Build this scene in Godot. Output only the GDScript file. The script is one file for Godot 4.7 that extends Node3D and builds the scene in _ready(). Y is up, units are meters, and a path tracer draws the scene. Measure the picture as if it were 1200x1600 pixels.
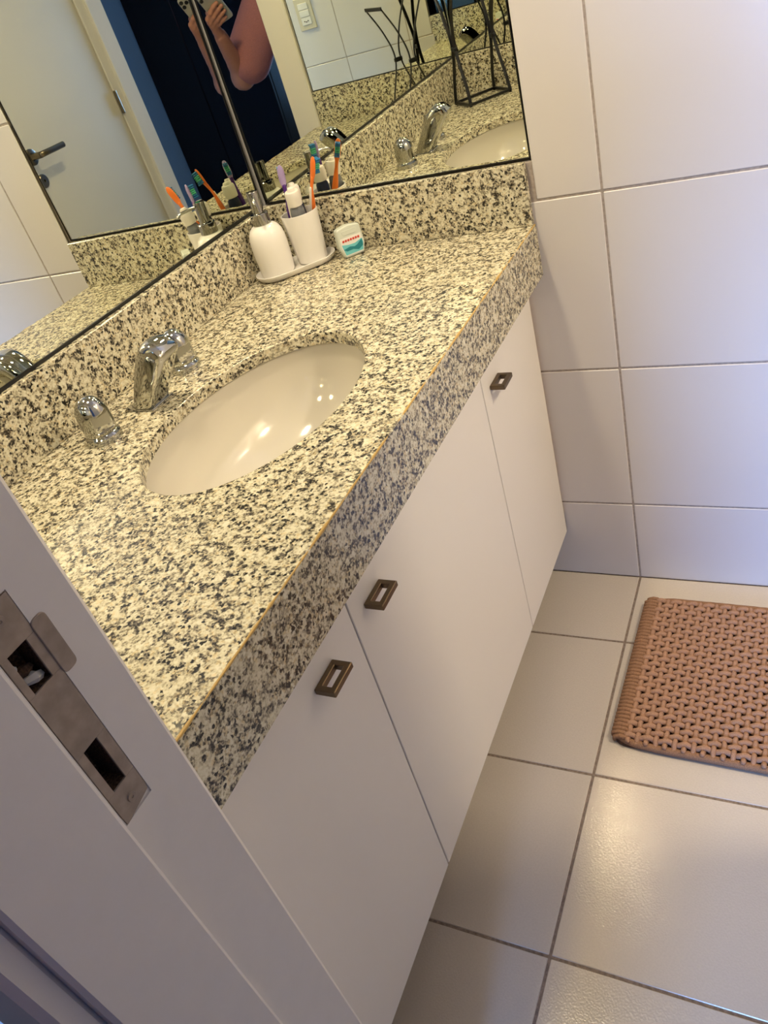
extends Node3D
# A small bathroom seen from its doorway: granite vanity between three mirrors, tiled end wall, woven mat.
# x runs from the mirror wall into the room, y is up, z runs from the tiled end wall towards the doorway. Metres.

const EYE := Vector3(0.9857, 1.3021, 1.3882)
const SIGHT_RIGHT := Vector3(0.88557, -0.25836, -0.38602)
const SIGHT_UP := Vector3(-0.04027, 0.78521, -0.61792)
const SIGHT_AHEAD := Vector3(-0.46276, -0.56276, -0.68495)

const TOP := 0.85          # counter top height
const FRONT := 0.5571      # counter front
const SPLASH := 0.9582     # top of the backsplash
const NEAR := 1.195        # bathroom face of the doorway wall
const PITCH := 0.3366      # tile pitch
const GROUT_X := 0.6785    # a vertical joint of the end wall, in line with a floor joint
const LEAF := 0.525        # front of the cabinet doors

var M := {}
var taken := {}

# ---------------------------------------------------------------- mesh making
class MB:
	var v := PackedVector3Array()
	var t := PackedInt32Array()
	func pt(p: Vector3) -> int:
		v.append(p)
		return v.size() - 1
	func tri(a: int, b: int, c: int) -> void:
		t.append(a); t.append(b); t.append(c)
	func face(pts: Array, mid: Vector3) -> void:
		# a flat convex face turned away from mid
		var n: Vector3 = (pts[1] - pts[0]).cross(pts[2] - pts[0])
		var c := Vector3.ZERO
		for p in pts: c += p
		c /= pts.size()
		var flip: bool = n.dot(c - mid) < 0.0
		var first := v.size()
		for p in pts: v.append(p)
		for k in range(1, pts.size() - 1):
			if flip: tri(first, first + k + 1, first + k)
			else: tri(first, first + k, first + k + 1)
	func box(mid: Vector3, size: Vector3, b := 0.001, turn := Basis()) -> void:
		var h := size / 2.0
		b = minf(b, minf(h.x, minf(h.y, h.z)) * 0.98)
		var at := func(s: Vector3, axis: int) -> Vector3:
			var p := Vector3(s.x * (h.x - b), s.y * (h.y - b), s.z * (h.z - b))
			p[axis] = s[axis] * h[axis]
			return mid + turn * p
		for axis in 3:
			var o1 := (axis + 1) % 3
			var o2 := (axis + 2) % 3
			for s in [-1.0, 1.0]:
				var pts := []
				for q in [[-1.0, -1.0], [1.0, -1.0], [1.0, 1.0], [-1.0, 1.0]]:
					var c := Vector3.ZERO
					c[axis] = s; c[o1] = q[0]; c[o2] = q[1]
					pts.append(at.call(c, axis))
				face(pts, mid)
			for s1 in [-1.0, 1.0]:
				for s2 in [-1.0, 1.0]:
					var lo := Vector3.ZERO
					var hi := Vector3.ZERO
					lo[axis] = -1.0; hi[axis] = 1.0
					lo[o1] = s1; hi[o1] = s1; lo[o2] = s2; hi[o2] = s2
					face([at.call(lo, o1), at.call(hi, o1), at.call(hi, o2), at.call(lo, o2)], mid)
		for sx in [-1.0, 1.0]:
			for sy in [-1.0, 1.0]:
				for sz in [-1.0, 1.0]:
					var c := Vector3(sx, sy, sz)
					face([at.call(c, 0), at.call(c, 1), at.call(c, 2)], mid)
	func loft(rings: Array, cap0 := true, cap1 := true, around := false) -> void:
		var n: int = rings[0].size()
		var first := v.size()
		for r in rings:
			for p in r: v.append(p)
		var rows: int = rings.size() if around else rings.size() - 1
		for j in rows:
			var a := first + j * n
			var b := first + ((j + 1) % rings.size()) * n
			for k in n:
				var k2 := (k + 1) % n
				tri(a + k, a + k2, b + k2)
				tri(a + k, b + k2, b + k)
		for e in [[cap0, 0], [cap1, rings.size() - 1]]:
			if not e[0] or around: continue
			var c := Vector3.ZERO
			for p in rings[e[1]]: c += p
			var ci := pt(c / n)
			var a: int = first + e[1] * n
			for k in n:
				if e[1] == 0: tri(ci, a + (k + 1) % n, a + k)
				else: tri(ci, a + k, a + (k + 1) % n)
	func lathe(profile: Array, mid: Vector3, sides := 32, squash := Vector2.ONE) -> void:
		var rings := []
		for q in profile:
			var ring := []
			for k in sides:
				var g := TAU * k / sides
				ring.append(mid + Vector3(q[0] * cos(g) * squash.x, q[1], q[0] * sin(g) * squash.y))
			rings.append(ring)
		loft(rings)
	func tube(path: Array, radius, sides := 8, up := Vector3.UP, flat := 1.0, blunt := false) -> void:
		# a swept round or oval cord; flat scales the width across up
		var rings := []
		var n := path.size()
		var side := Vector3.ZERO
		for i in n:
			var d: Vector3 = (path[mini(i + 1, n - 1)] - path[maxi(i - 1, 0)]).normalized()
			var s := d.cross(up)
			if s.length() < 1e-3: s = side if side != Vector3.ZERO else d.cross(Vector3(0.31, 0.2, 0.93))
			s = (s - d * s.dot(d)).normalized()
			if side != Vector3.ZERO and s.dot(side) < 0.0: s = -s
			side = s
			var u := s.cross(d)
			var r: float = radius if radius is float else radius[i]
			var one := func(rr: float, off: float) -> Array:
				var ring := []
				for k in sides:
					var g := TAU * k / sides
					ring.append(path[i] + d * off + s * cos(g) * rr * flat + u * sin(g) * rr)
				return ring
			if i == 0 and not blunt:
				rings.append(one.call(r * 0.35, -r * 0.9)); rings.append(one.call(r * 0.8, -r * 0.5))
			rings.append(one.call(r, 0.0))
			if i == n - 1 and not blunt:
				rings.append(one.call(r * 0.8, r * 0.5)); rings.append(one.call(r * 0.35, r * 0.9))
		loft(rings)
	func prism(poly: PackedVector2Array, mid: Vector3, ex: Vector3, ey: Vector3, ez: Vector3, depth: float, b := 0.0008) -> void:
		# a polygon in the ex-ey plane given depth along ez (both sides of mid), edges chamfered
		var n := poly.size()
		var inner := PackedVector2Array()
		var area := 0.0
		for k in n: area += poly[k].cross(poly[(k + 1) % n])
		var sgn := signf(area)
		for k in n:
			var e0 := (poly[k] - poly[(k + n - 1) % n]).normalized()
			var e1 := (poly[(k + 1) % n] - poly[k]).normalized()
			var m := (Vector2(-e0.y, e0.x) + Vector2(-e1.y, e1.x)).normalized() * sgn
			var c := maxf(0.35, m.dot(Vector2(-e1.y, e1.x) * sgn))
			inner.append(poly[k] + m * b / c)
		var put := func(q: Vector2, w: float) -> Vector3: return mid + ex * q.x + ey * q.y + ez * w
		var rings := []
		for e in [[inner, -depth / 2], [poly, -depth / 2 + b], [poly, depth / 2 - b], [inner, depth / 2]]:
			var ring := []
			for q in e[0]: ring.append(put.call(q, e[1]))
			rings.append(ring)
		var first := v.size()
		loft(rings, false, false)
		var ids := Geometry2D.triangulate_polygon(inner)
		for k in range(0, ids.size(), 3):
			var flip: bool = (inner[ids[k + 1]] - inner[ids[k]]).cross(inner[ids[k + 2]] - inner[ids[k]]) * sgn < 0.0
			var i1: int = ids[k + 2] if flip else ids[k + 1]
			var i2: int = ids[k + 1] if flip else ids[k + 2]
			tri(first + ids[k], first + i2, first + i1)
			tri(first + 3 * n + ids[k], first + 3 * n + i1, first + 3 * n + i2)
	func put(x: Transform3D) -> void:
		for i in v.size(): v[i] = x * v[i]

func done(mb: MB, angle := 38.0) -> ArrayMesh:
	# turns the faces outwards and smooths over edges flatter than the angle
	var v := mb.v
	var t := mb.t
	var vol := 0.0
	for k in range(0, t.size(), 3): vol += v[t[k]].dot(v[t[k + 1]].cross(v[t[k + 2]]))
	if vol < 0.0:
		for k in range(0, t.size(), 3):
			var s := t[k + 1]
			t[k + 1] = t[k + 2]
			t[k + 2] = s
	var ids := PackedInt32Array()
	ids.resize(v.size())
	var seen := {}
	for i in v.size():
		var key := Vector3i((v[i] * 50000.0).round())
		if not seen.has(key): seen[key] = seen.size()
		ids[i] = seen[key]
	var around := []
	around.resize(seen.size())
	for i in around.size(): around[i] = PackedInt32Array()
	var fn := PackedVector3Array()
	var fu := PackedVector3Array()
	for k in range(0, t.size(), 3):
		var n := (v[t[k + 1]] - v[t[k]]).cross(v[t[k + 2]] - v[t[k]])
		fn.append(n)
		fu.append(n.normalized())
		for j in 3: around[ids[t[k + j]]].append(k / 3)
	var lim := cos(deg_to_rad(angle))
	var pv := PackedVector3Array()
	var pn := PackedVector3Array()
	for k in range(0, t.size(), 3):
		var f := k / 3
		if fn[f].length_squared() < 1e-22: continue
		for j in [0, 2, 1]:   # clockwise fronts
			var at := t[k + j]
			var s := Vector3.ZERO
			for g in around[ids[at]]:
				if fu[g].dot(fu[f]) > lim: s += fn[g]
			pv.append(v[at])
			pn.append(s.normalized() if s.length_squared() > 1e-24 else fu[f])
	var arr := []
	arr.resize(Mesh.ARRAY_MAX)
	arr[Mesh.ARRAY_VERTEX] = pv
	arr[Mesh.ARRAY_NORMAL] = pn
	var m := ArrayMesh.new()
	m.add_surface_from_arrays(Mesh.PRIMITIVE_TRIANGLES, arr)
	return m

var boxes := {}
func box_mesh(size: Vector3, b := 0.001) -> ArrayMesh:
	var key := str(size.snapped(Vector3.ONE * 1e-4)) + str(b)
	if not boxes.has(key):
		var mb := MB.new()
		mb.box(Vector3.ZERO, size, b)
		boxes[key] = done(mb, 10.0)
	return boxes[key]

func ell(a: float, b: float, y: float, n: int, mid := Vector3.ZERO) -> Array:
	var r := []
	for k in n: r.append(mid + Vector3(a * cos(TAU * k / n), y, b * sin(TAU * k / n)))
	return r

func curve(pts: Array, per := 6) -> Array:
	# Catmull-Rom through the points
	var out := []
	for i in pts.size() - 1:
		var p0: Vector3 = pts[maxi(i - 1, 0)]
		var p3: Vector3 = pts[mini(i + 2, pts.size() - 1)]
		for k in per: out.append((pts[i] as Vector3).cubic_interpolate(pts[i + 1], p0, p3, float(k) / per))
	out.append(pts[-1])
	return out

func rounded(pts: Array, r: float, n := 4) -> PackedVector2Array:
	# a polygon with its corners rounded
	var out := PackedVector2Array()
	for i in pts.size():
		var p: Vector2 = pts[i]
		var a: Vector2 = pts[(i + pts.size() - 1) % pts.size()]
		var b: Vector2 = pts[(i + 1) % pts.size()]
		var da := (a - p).normalized() * minf(r, a.distance_to(p) * 0.48)
		var db := (b - p).normalized() * minf(r, b.distance_to(p) * 0.48)
		for k in n + 1:
			var q := float(k) / n
			out.append((p + da).lerp(p, q).lerp(p.lerp(p + db, q), q))
	return out

# ---------------------------------------------------------------- scene tree
func numbered(called: String) -> String:
	if not taken.has(called):
		taken[called] = 0
		return called
	taken[called] += 1
	return "%s_%03d" % [called, taken[called]]

func tag(o: Node, label: String, category: String, group := "", kind := "") -> void:
	o.set_meta("label", label)
	o.set_meta("category", category)
	if group: o.set_meta("group", group)
	if kind: o.set_meta("kind", kind)

func thing(called: String, label: String, category: String, at := Vector3.ZERO, turn := 0.0, group := "", kind := "") -> Node3D:
	var o := Node3D.new()
	o.name = numbered(called)
	add_child(o)
	o.position = at
	o.rotation.y = turn
	tag(o, label, category, group, kind)
	return o

func part(parent: Node3D, called: String, mesh: Mesh, mat: Material, at := Vector3.ZERO, label := "") -> MeshInstance3D:
	var o := MeshInstance3D.new()
	o.name = called
	o.mesh = mesh
	o.material_override = mat
	parent.add_child(o, true)
	o.position = at
	if label: o.set_meta("label", label)
	return o

func slab(parent: Node3D, called: String, lo: Vector3, hi: Vector3, mat: Material, b := 0.001) -> MeshInstance3D:
	return part(parent, called, box_mesh((hi - lo).abs(), b), mat, (lo + hi) / 2.0)

# ---------------------------------------------------------------- materials
func mat(called: String, c: Color, rough := 0.5, metal := 0.0) -> StandardMaterial3D:
	var m := StandardMaterial3D.new()
	m.resource_name = called
	m.albedo_color = c
	m.roughness = rough
	m.metallic = metal
	M[called] = m
	return m

func noise(freq: float, seed_: int, kind := FastNoiseLite.TYPE_SIMPLEX_SMOOTH) -> FastNoiseLite:
	var n := FastNoiseLite.new()
	n.noise_type = kind
	n.frequency = freq
	n.seed = seed_
	n.fractal_type = FastNoiseLite.FRACTAL_NONE
	return n

func speckle(m: StandardMaterial3D, freq: float, seed_: int, dark: float, scale: float, relief := 0.0) -> void:
	# faint tone and relief grain
	var n := noise(freq, seed_)
	n.fractal_type = FastNoiseLite.FRACTAL_FBM
	var im := n.get_seamless_image(256, 256)
	im.convert(Image.FORMAT_RGB8)
	var d := im.get_data()
	var e := PackedByteArray()
	e.resize(d.size())
	for i in d.size(): e[i] = int(255.0 * (1.0 - dark * (1.0 - d[i] / 255.0)))
	m.albedo_texture = ImageTexture.create_from_image(Image.create_from_data(256, 256, false, Image.FORMAT_RGB8, e))
	if relief > 0.0:
		m.heightmap_enabled = true
		m.heightmap_scale = relief
		m.heightmap_texture = ImageTexture.create_from_image(im)
	m.uv1_triplanar = true
	m.uv1_world_triplanar = true
	m.uv1_scale = Vector3.ONE * scale

func granite() -> StandardMaterial3D:
	var size := 1024
	var grain := func(freq: float, sd: int, warp: float) -> PackedByteArray:
		var n := noise(freq, sd, FastNoiseLite.TYPE_CELLULAR)
		n.cellular_return_type = FastNoiseLite.RETURN_CELL_VALUE
		n.cellular_jitter = 1.0
		n.domain_warp_enabled = true
		n.domain_warp_amplitude = warp
		n.domain_warp_frequency = freq * 1.3
		n.domain_warp_fractal_type = FastNoiseLite.DOMAIN_WARP_FRACTAL_NONE
		var im := n.get_seamless_image(size, size)
		im.convert(Image.FORMAT_L8)
		return im.get_data()
	var a: PackedByteArray = grain.call(0.165, 3, 6.0)
	var b: PackedByteArray = grain.call(0.078, 11, 12.0)
	var t: PackedByteArray = grain.call(0.12, 29, 8.0)
	var soft_noise := func(freq: float, sd: int) -> PackedByteArray:
		var n := noise(freq, sd)
		n.fractal_type = FastNoiseLite.FRACTAL_FBM
		var im := n.get_seamless_image(size, size)
		im.convert(Image.FORMAT_L8)
		return im.get_data()
	var l: PackedByteArray = soft_noise.call(0.02, 5)
	var fine: PackedByteArray = soft_noise.call(0.11, 6)
	var ramp := Gradient.new()
	ramp.offsets = PackedFloat32Array([0.10, 0.21, 0.29, 0.36, 0.44, 0.53, 0.66, 0.90])
	ramp.colors = PackedColorArray([Color(0.10, 0.097, 0.092), Color(0.20, 0.185, 0.17), Color(0.36, 0.335, 0.29), Color(0.515, 0.482, 0.415), Color(0.66, 0.625, 0.53), Color(0.77, 0.735, 0.625), Color(0.84, 0.815, 0.71), Color(0.88, 0.862, 0.785)])
	var table := []
	for k in 256: table.append(ramp.sample(k / 255.0))
	var out := PackedByteArray()
	out.resize(size * size * 3)
	for i in size * size:
		var w := a[i] * 0.36 + b[i] * 0.36 + fine[i] * 0.28 + (l[i] - 128.0) * 0.42
		if t[i] < 14: w = minf(w, 38.0)   # scattered black mica
		var c: Color = table[clampi(int(w), 0, 255)]
		var warm := 0.0 if t[i] > 40 else 0.06   # a few tan grains
		out[i * 3] = int(c.r * 255.0)
		out[i * 3 + 1] = int(c.g * (1.0 - warm * 0.6) * 255.0)
		out[i * 3 + 2] = int(c.b * (1.0 - warm * 1.6) * 255.0)
	var m := mat("granite", Color.WHITE, 0.22)
	m.albedo_texture = ImageTexture.create_from_image(Image.create_from_data(size, size, false, Image.FORMAT_RGB8, out))
	m.uv1_triplanar = true
	m.uv1_world_triplanar = true
	m.uv1_triplanar_sharpness = 8.0
	m.uv1_scale = Vector3.ONE * 2.35
	return m

func make_materials() -> void:
	granite()
	mat("resin", Color(0.72, 0.59, 0.32), 0.5)
	mat("wall_tile", Color(0.835, 0.815, 0.80), 0.28)
	mat("wall_grout", Color(0.74, 0.69, 0.64), 0.9)
	speckle(M.wall_grout, 0.05, 7, 0.18, 9.0)
	mat("floor_tile", Color(0.785, 0.745, 0.695), 0.22)
	speckle(M.floor_tile, 0.12, 8, 0.035, 7.0, 0.02)
	mat("floor_grout", Color(0.60, 0.53, 0.475), 0.95)
	speckle(M.floor_grout, 0.05, 9, 0.3, 9.0)
	mat("laminate", Color(0.90, 0.88, 0.855), 0.45)
	mat("carcass", Color(0.74, 0.70, 0.66), 0.6)
	mat("sealant", Color(0.80, 0.68, 0.5), 0.6)
	mat("paint", Color(0.87, 0.85, 0.835), 0.4)
	speckle(M.paint, 0.03, 21, 0.012, 4.0, 0.0015)
	mat("door_paint", Color(0.80, 0.77, 0.72), 0.42)
	mat("plaster", Color(0.82, 0.81, 0.79), 0.9)
	mat("mirror", Color(0.93, 0.94, 0.885), 0.0, 1.0)
	mat("mirror_edge", Color(0.05, 0.05, 0.045), 0.3)
	mat("chrome", Color(0.72, 0.72, 0.70), 0.05, 1.0)
	mat("satin_nickel", Color(0.52, 0.48, 0.42), 0.3, 1.0)
	mat("pull_metal", Color(0.43, 0.37, 0.29), 0.33, 0.9)
	mat("strike_metal", Color(0.66, 0.60, 0.55), 0.5, 0.35)
	speckle(M.strike_metal, 0.03, 31, 0.16, 8.0)
	mat("mortise", Color(0.50, 0.38, 0.29), 0.95)
	speckle(M.mortise, 0.06, 33, 0.6, 30.0)
	mat("porcelain", Color(0.81, 0.785, 0.73), 0.12)
	M.porcelain.clearcoat_enabled = true
	M.porcelain.clearcoat = 0.6
	M.porcelain.clearcoat_roughness = 0.04
	mat("stoneware", Color(0.90, 0.885, 0.86), 0.28)
	mat("white_plastic", Color(0.88, 0.86, 0.82), 0.35)
	mat("switch_plastic", Color(0.80, 0.76, 0.66), 0.4)
	mat("purple", Color(0.30, 0.14, 0.47), 0.3)
	mat("lilac", Color(0.62, 0.55, 0.72), 0.25)
	mat("orange", Color(0.90, 0.46, 0.16), 0.3)
	mat("brush_white", Color(0.90, 0.87, 0.82), 0.35)
	mat("bristle_blue", Color(0.05, 0.42, 0.62), 0.6)
	mat("bristle_green", Color(0.25, 0.66, 0.52), 0.6)
	mat("tube_silver", Color(0.55, 0.56, 0.58), 0.4)
	speckle(M.tube_silver, 0.08, 41, 0.35, 30.0)
	mat("tube_navy", Color(0.05, 0.11, 0.24), 0.35)
	mat("floss_case", Color(0.80, 0.82, 0.77), 0.22)
	mat("label_white", Color(0.88, 0.87, 0.84), 0.5)
	mat("label_red", Color(0.75, 0.22, 0.18), 0.5)
	mat("label_teal", Color(0.08, 0.48, 0.52), 0.5)
	mat("label_aqua", Color(0.42, 0.74, 0.76), 0.5)
	mat("black_wire", Color(0.018, 0.016, 0.016), 0.35)
	mat("cord", Color(0.755, 0.585, 0.47), 0.95)
	speckle(M.cord, 0.07, 51, 0.3, 24.0, 0.05)
	mat("cord_binding", Color(0.68, 0.51, 0.385), 0.95)
	speckle(M.cord_binding, 0.07, 52, 0.35, 24.0, 0.05)
	mat("mat_base", Color(0.29, 0.2, 0.145), 1.0)
	mat("wardrobe", Color(0.06, 0.022, 0.02), 0.15)
	speckle(M.wardrobe, 0.04, 61, 0.3, 3.0)
	mat("bedroom_wall", Color(0.70, 0.63, 0.54), 0.9)
	mat("daylight_tinted_wall", Color(0.50, 0.63, 0.80), 0.8)  # the blue of the daylight on this wall is put into its colour
	mat("bedroom_floor", Color(0.42, 0.30, 0.21), 0.4)
	mat("skin", Color(0.72, 0.49, 0.40), 0.5)
	mat("pink_cloth", Color(0.74, 0.47, 0.45), 0.9)
	speckle(M.pink_cloth, 0.05, 71, 0.12, 10.0)
	mat("dark_cloth", Color(0.09, 0.10, 0.13), 0.9)
	mat("hair", Color(0.06, 0.04, 0.03), 0.5)
	mat("phone_case", Color(0.66, 0.64, 0.60), 0.3)
	mat("phone_black", Color(0.02, 0.02, 0.025), 0.12)
	mat("eye_white", Color(0.85, 0.83, 0.80), 0.2)

func glow(called: String, c: Color, e: float) -> StandardMaterial3D:
	var m := mat(called, Color(0.9, 0.9, 0.9), 0.5)
	m.emission_enabled = true
	m.emission = c
	m.emission_energy_multiplier = e
	return m

# ---------------------------------------------------------------- start
func _ready() -> void:
	seed(7)
	var cam := Camera3D.new()
	cam.name = "camera"
	cam.fov = rad_to_deg(2.0 * atan(800.0 / 1218.12))
	cam.near = 0.01
	cam.far = 30.0
	add_child(cam)
	cam.transform = Transform3D(Basis(SIGHT_RIGHT, SIGHT_UP, -SIGHT_AHEAD).orthonormalized(), EYE)
	cam.current = true
	var env := Environment.new()
	env.background_mode = Environment.BG_SKY
	var sky := Sky.new()
	var air := ProceduralSkyMaterial.new()
	air.sky_energy_multiplier = 0.05
	sky.sky_material = air
	env.sky = sky
	env.tonemap_mode = Environment.TONE_MAPPER_LINEAR
	env.tonemap_exposure = EXPOSURE
	env.sdfgi_enabled = true
	env.ssao_enabled = true
	env.ssil_enabled = true
	var we := WorldEnvironment.new()
	we.name = "surroundings"
	we.environment = env
	add_child(we)
	make_materials()
	ceiling_lamp()
	windows()
	shell()
	doorway()
	bedroom()
	mirrors()
	vanity()
	taps()
	counter_things()
	floor_mat()
	person()

const EXPOSURE := 18.0
const LAMP_ENERGY := 0.066
const ROOM_LAMP_ENERGY := 0.14
const WINDOW_ENERGY := 1.0

func area_light(parent: Node3D, called: String, c: Color, energy: float, size: Vector2, at: Vector3, towards: Vector3) -> void:
	var l := AreaLight3D.new()
	l.name = called
	l.light_color = c
	l.light_energy = energy
	l.area_size = size
	l.area_normalize_energy = true
	l.area_range = 12.0
	l.area_attenuation = 2.0
	l.shadow_enabled = true
	parent.add_child(l)
	l.position = at
	var up := Vector3.RIGHT if absf(towards.y) > 0.9 else Vector3.UP
	l.basis = Basis.looking_at(towards, up)

func ceiling_lamp() -> void:
	for e in [[Vector3(0.342, 2.155, 0.60), LAMP_ENERGY, "small rectangular warm ceiling lamp over the granite vanity"], [Vector3(1.90, 2.155, 0.37), ROOM_LAMP_ENERGY, "small rectangular warm ceiling lamp beyond the open door"]]:
		var t := thing("ceiling_lamp", e[2], "lamp", e[0], 0.0, "ceiling lamps")
		slab(t, "canopy", Vector3(-0.07, 0.022, -0.10), Vector3(0.07, 0.095, 0.10), M.white_plastic, 0.004)
		slab(t, "diffuser", Vector3(-0.055, 0.0, -0.085), Vector3(0.055, 0.022, 0.085), glow("lamp_glow", Color(1.0, 0.80, 0.55), 0.6), 0.004)
		area_light(t, "lamp_light", Color(1.0, 0.93, 0.80), e[1], Vector2(0.16, 0.10), Vector3(0, -0.004, 0), Vector3.DOWN)

func windows() -> void:
	# the bedroom window; its daylight reaches the bathroom only through the doorway
	var b := thing("window_1", "narrow bedroom window letting in blue daylight", "window", Vector3(1.02, 0.50, 4.3), 0.0, "", "structure")
	slab(b, "pane", Vector3(-0.225, 0.0, 0.015), Vector3(0.225, 1.3, 0.021), glow("bedroom_window_glow", Color(0.42, 0.64, 1.0), 0.08), 0.001)
	for q in [[Vector3(-0.27, -0.05, 0), Vector3(0.27, 0, 0.04)], [Vector3(-0.27, 1.3, 0), Vector3(0.27, 1.35, 0.04)], [Vector3(-0.27, 0, 0), Vector3(-0.225, 1.3, 0.04)], [Vector3(0.225, 0, 0), Vector3(0.27, 1.3, 0.04)], [Vector3(-0.225, 0.63, 0), Vector3(0.225, 0.66, 0.014)]]:
		slab(b, "window_frame", q[0], q[1], M.paint, 0.003)
	area_light(b, "daylight", Color(0.485, 0.684, 1.0), WINDOW_ENERGY, Vector2(0.44, 1.28), Vector3(0, 0.65, -0.006), Vector3.FORWARD)

# ---------------------------------------------------------------- the room
func shell() -> void:
	# floor: grout bed and tiles
	var fl := thing("floor", "white square ceramic floor tiles with brown-grey joints", "floor", Vector3.ZERO, 0.0, "", "structure")
	slab(fl, "grout_bed", Vector3(-0.02, -0.06, -0.02), Vector3(2.2, -0.0011, 1.33), M.floor_grout, 0.0005)
	var g := 0.0046
	var zs := [-0.129, 0.208, 0.5455, 0.8815, 1.218]
	var xs := [-0.331, 0.0053, GROUT_X - PITCH, GROUT_X, GROUT_X + PITCH, GROUT_X + 2 * PITCH, GROUT_X + 3 * PITCH, GROUT_X + 4 * PITCH, GROUT_X + 5 * PITCH]
	for i in xs.size() - 1:
		for j in zs.size():
			var lo := Vector3(maxf(xs[i] + g / 2, 0.0), -0.012, maxf(zs[j] + g / 2, 0.0))
			var z2: float = zs[j + 1] - g / 2 if j + 1 < zs.size() else 1.325
			var hi := Vector3(minf(xs[i + 1] - g / 2, 2.2), 0.0, z2)
			if hi.x - lo.x < 0.01: continue
			slab(fl, "tile", lo, hi, M.floor_tile, 0.0012)
	# end wall: backing and tiles, with the place of the mirror left free
	var we := thing("wall_end", "white tiled end wall beside the vanity", "wall", Vector3.ZERO, 0.0, "", "structure")
	slab(we, "backing", Vector3(-0.1, 0, -0.14), Vector3(2.3, 2.25, -0.026), M.plaster, 0.0005)
	slab(we, "grout_bed", Vector3(0.5655, 0, -0.026), Vector3(2.2, 2.25, -0.0012), M.wall_grout, 0.0005)
	slab(we, "grout_bed", Vector3(0.0, 0, -0.026), Vector3(0.5655, 0.955, -0.0012), M.wall_grout, 0.0005)
	var gw := 0.0034
	var ys := [0.0, 0.2152, 0.5495, 0.8890, 0.8890 + PITCH, 0.8890 + 2 * PITCH, 0.8890 + 3 * PITCH, 0.8890 + 4 * PITCH, 2.25]
	for i in xs.size() - 1:
		for j in ys.size() - 1:
			var lo := Vector3(maxf(xs[i] + gw / 2, 0.0), maxf(ys[j] + gw / 2, 0.0), -0.010)
			var hi := Vector3(minf(xs[i + 1] - gw / 2, 2.2), ys[j + 1] - gw / 2, 0.0)
			if j >= 3: lo.x = maxf(lo.x, 0.5655)
			if hi.x - lo.x < 0.01 or hi.y - lo.y < 0.01: continue
			slab(we, "tile", lo, hi, M.wall_tile, 0.0016)
	# outlet and switches on the end wall, seen in the mirrors
	var sw := thing("switch_plate", "cream switch plate with two rockers above a socket on the tiled wall", "switch", Vector3(1.165, 1.105, 0.0))
	slab(sw, "plate", Vector3(-0.045, -0.065, 0), Vector3(0.045, 0.065, 0.007), M.switch_plastic, 0.002)
	slab(sw, "rocker", Vector3(-0.026, 0.018, 0.007), Vector3(0.026, 0.044, 0.0105), M.white_plastic, 0.0012)
	slab(sw, "rocker", Vector3(-0.026, -0.011, 0.007), Vector3(0.026, 0.015, 0.0105), M.white_plastic, 0.0012)
	var so := slab(sw, "socket", Vector3(-0.026, -0.044, 0.007), Vector3(0.026, -0.014, 0.0095), M.white_plastic, 0.001)
	for dx in [-0.0095, 0.0, 0.0095]:
		var mb := MB.new()
		mb.tube([Vector3(0, 0, 0.0004), Vector3(0, 0, 0.0016)], 0.0030, 14, Vector3.UP, 1.0, true)
		part(so, "pin_collar", done(mb), M.satin_nickel, Vector3(dx, 0.0 if dx != 0.0 else -0.003, 0.0009))
	# mirror wall
	var wl := thing("wall_left", "white wall that carries the long mirror", "wall", Vector3.ZERO, 0.0, "", "structure")
	slab(wl, "wall_body", Vector3(-0.14, 0, -0.14), Vector3(-0.024, 2.25, 1.33), M.plaster, 0.0005)
	slab(wl, "lower_facing", Vector3(-0.024, 0, -0.02), Vector3(0.0, 0.955, 1.20), M.wall_tile, 0.0005)
	# doorway wall, in three pieces round the opening
	var wn := thing("wall_doorway", "white wall round the bathroom doorway", "wall", Vector3.ZERO, 0.0, "", "structure")
	slab(wn, "wall_body", Vector3(-0.14, 0, NEAR + 0.001), Vector3(0.606, 2.25, 1.318), M.wall_tile, 0.0005)
	slab(wn, "wall_body", Vector3(1.322, 0, NEAR + 0.001), Vector3(2.3, 2.25, 1.318), M.wall_tile, 0.0005)
	slab(wn, "lintel", Vector3(0.606, 2.125, NEAR + 0.001), Vector3(1.322, 2.25, 1.318), M.wall_tile, 0.0005)
	var wr := thing("wall_right", "white bathroom wall beyond the open door", "wall", Vector3.ZERO, 0.0, "", "structure")
	slab(wr, "wall_body", Vector3(2.2, 0, -0.14), Vector3(2.3, 2.25, 1.32), M.wall_tile, 0.0005)
	var ce := thing("ceiling", "plain white bathroom ceiling", "ceiling", Vector3.ZERO, 0.0, "", "structure")
	slab(ce, "ceiling_slab", Vector3(-0.14, 2.25, -0.14), Vector3(2.3, 2.35, 1.32), M.plaster, 0.0005)

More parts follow.
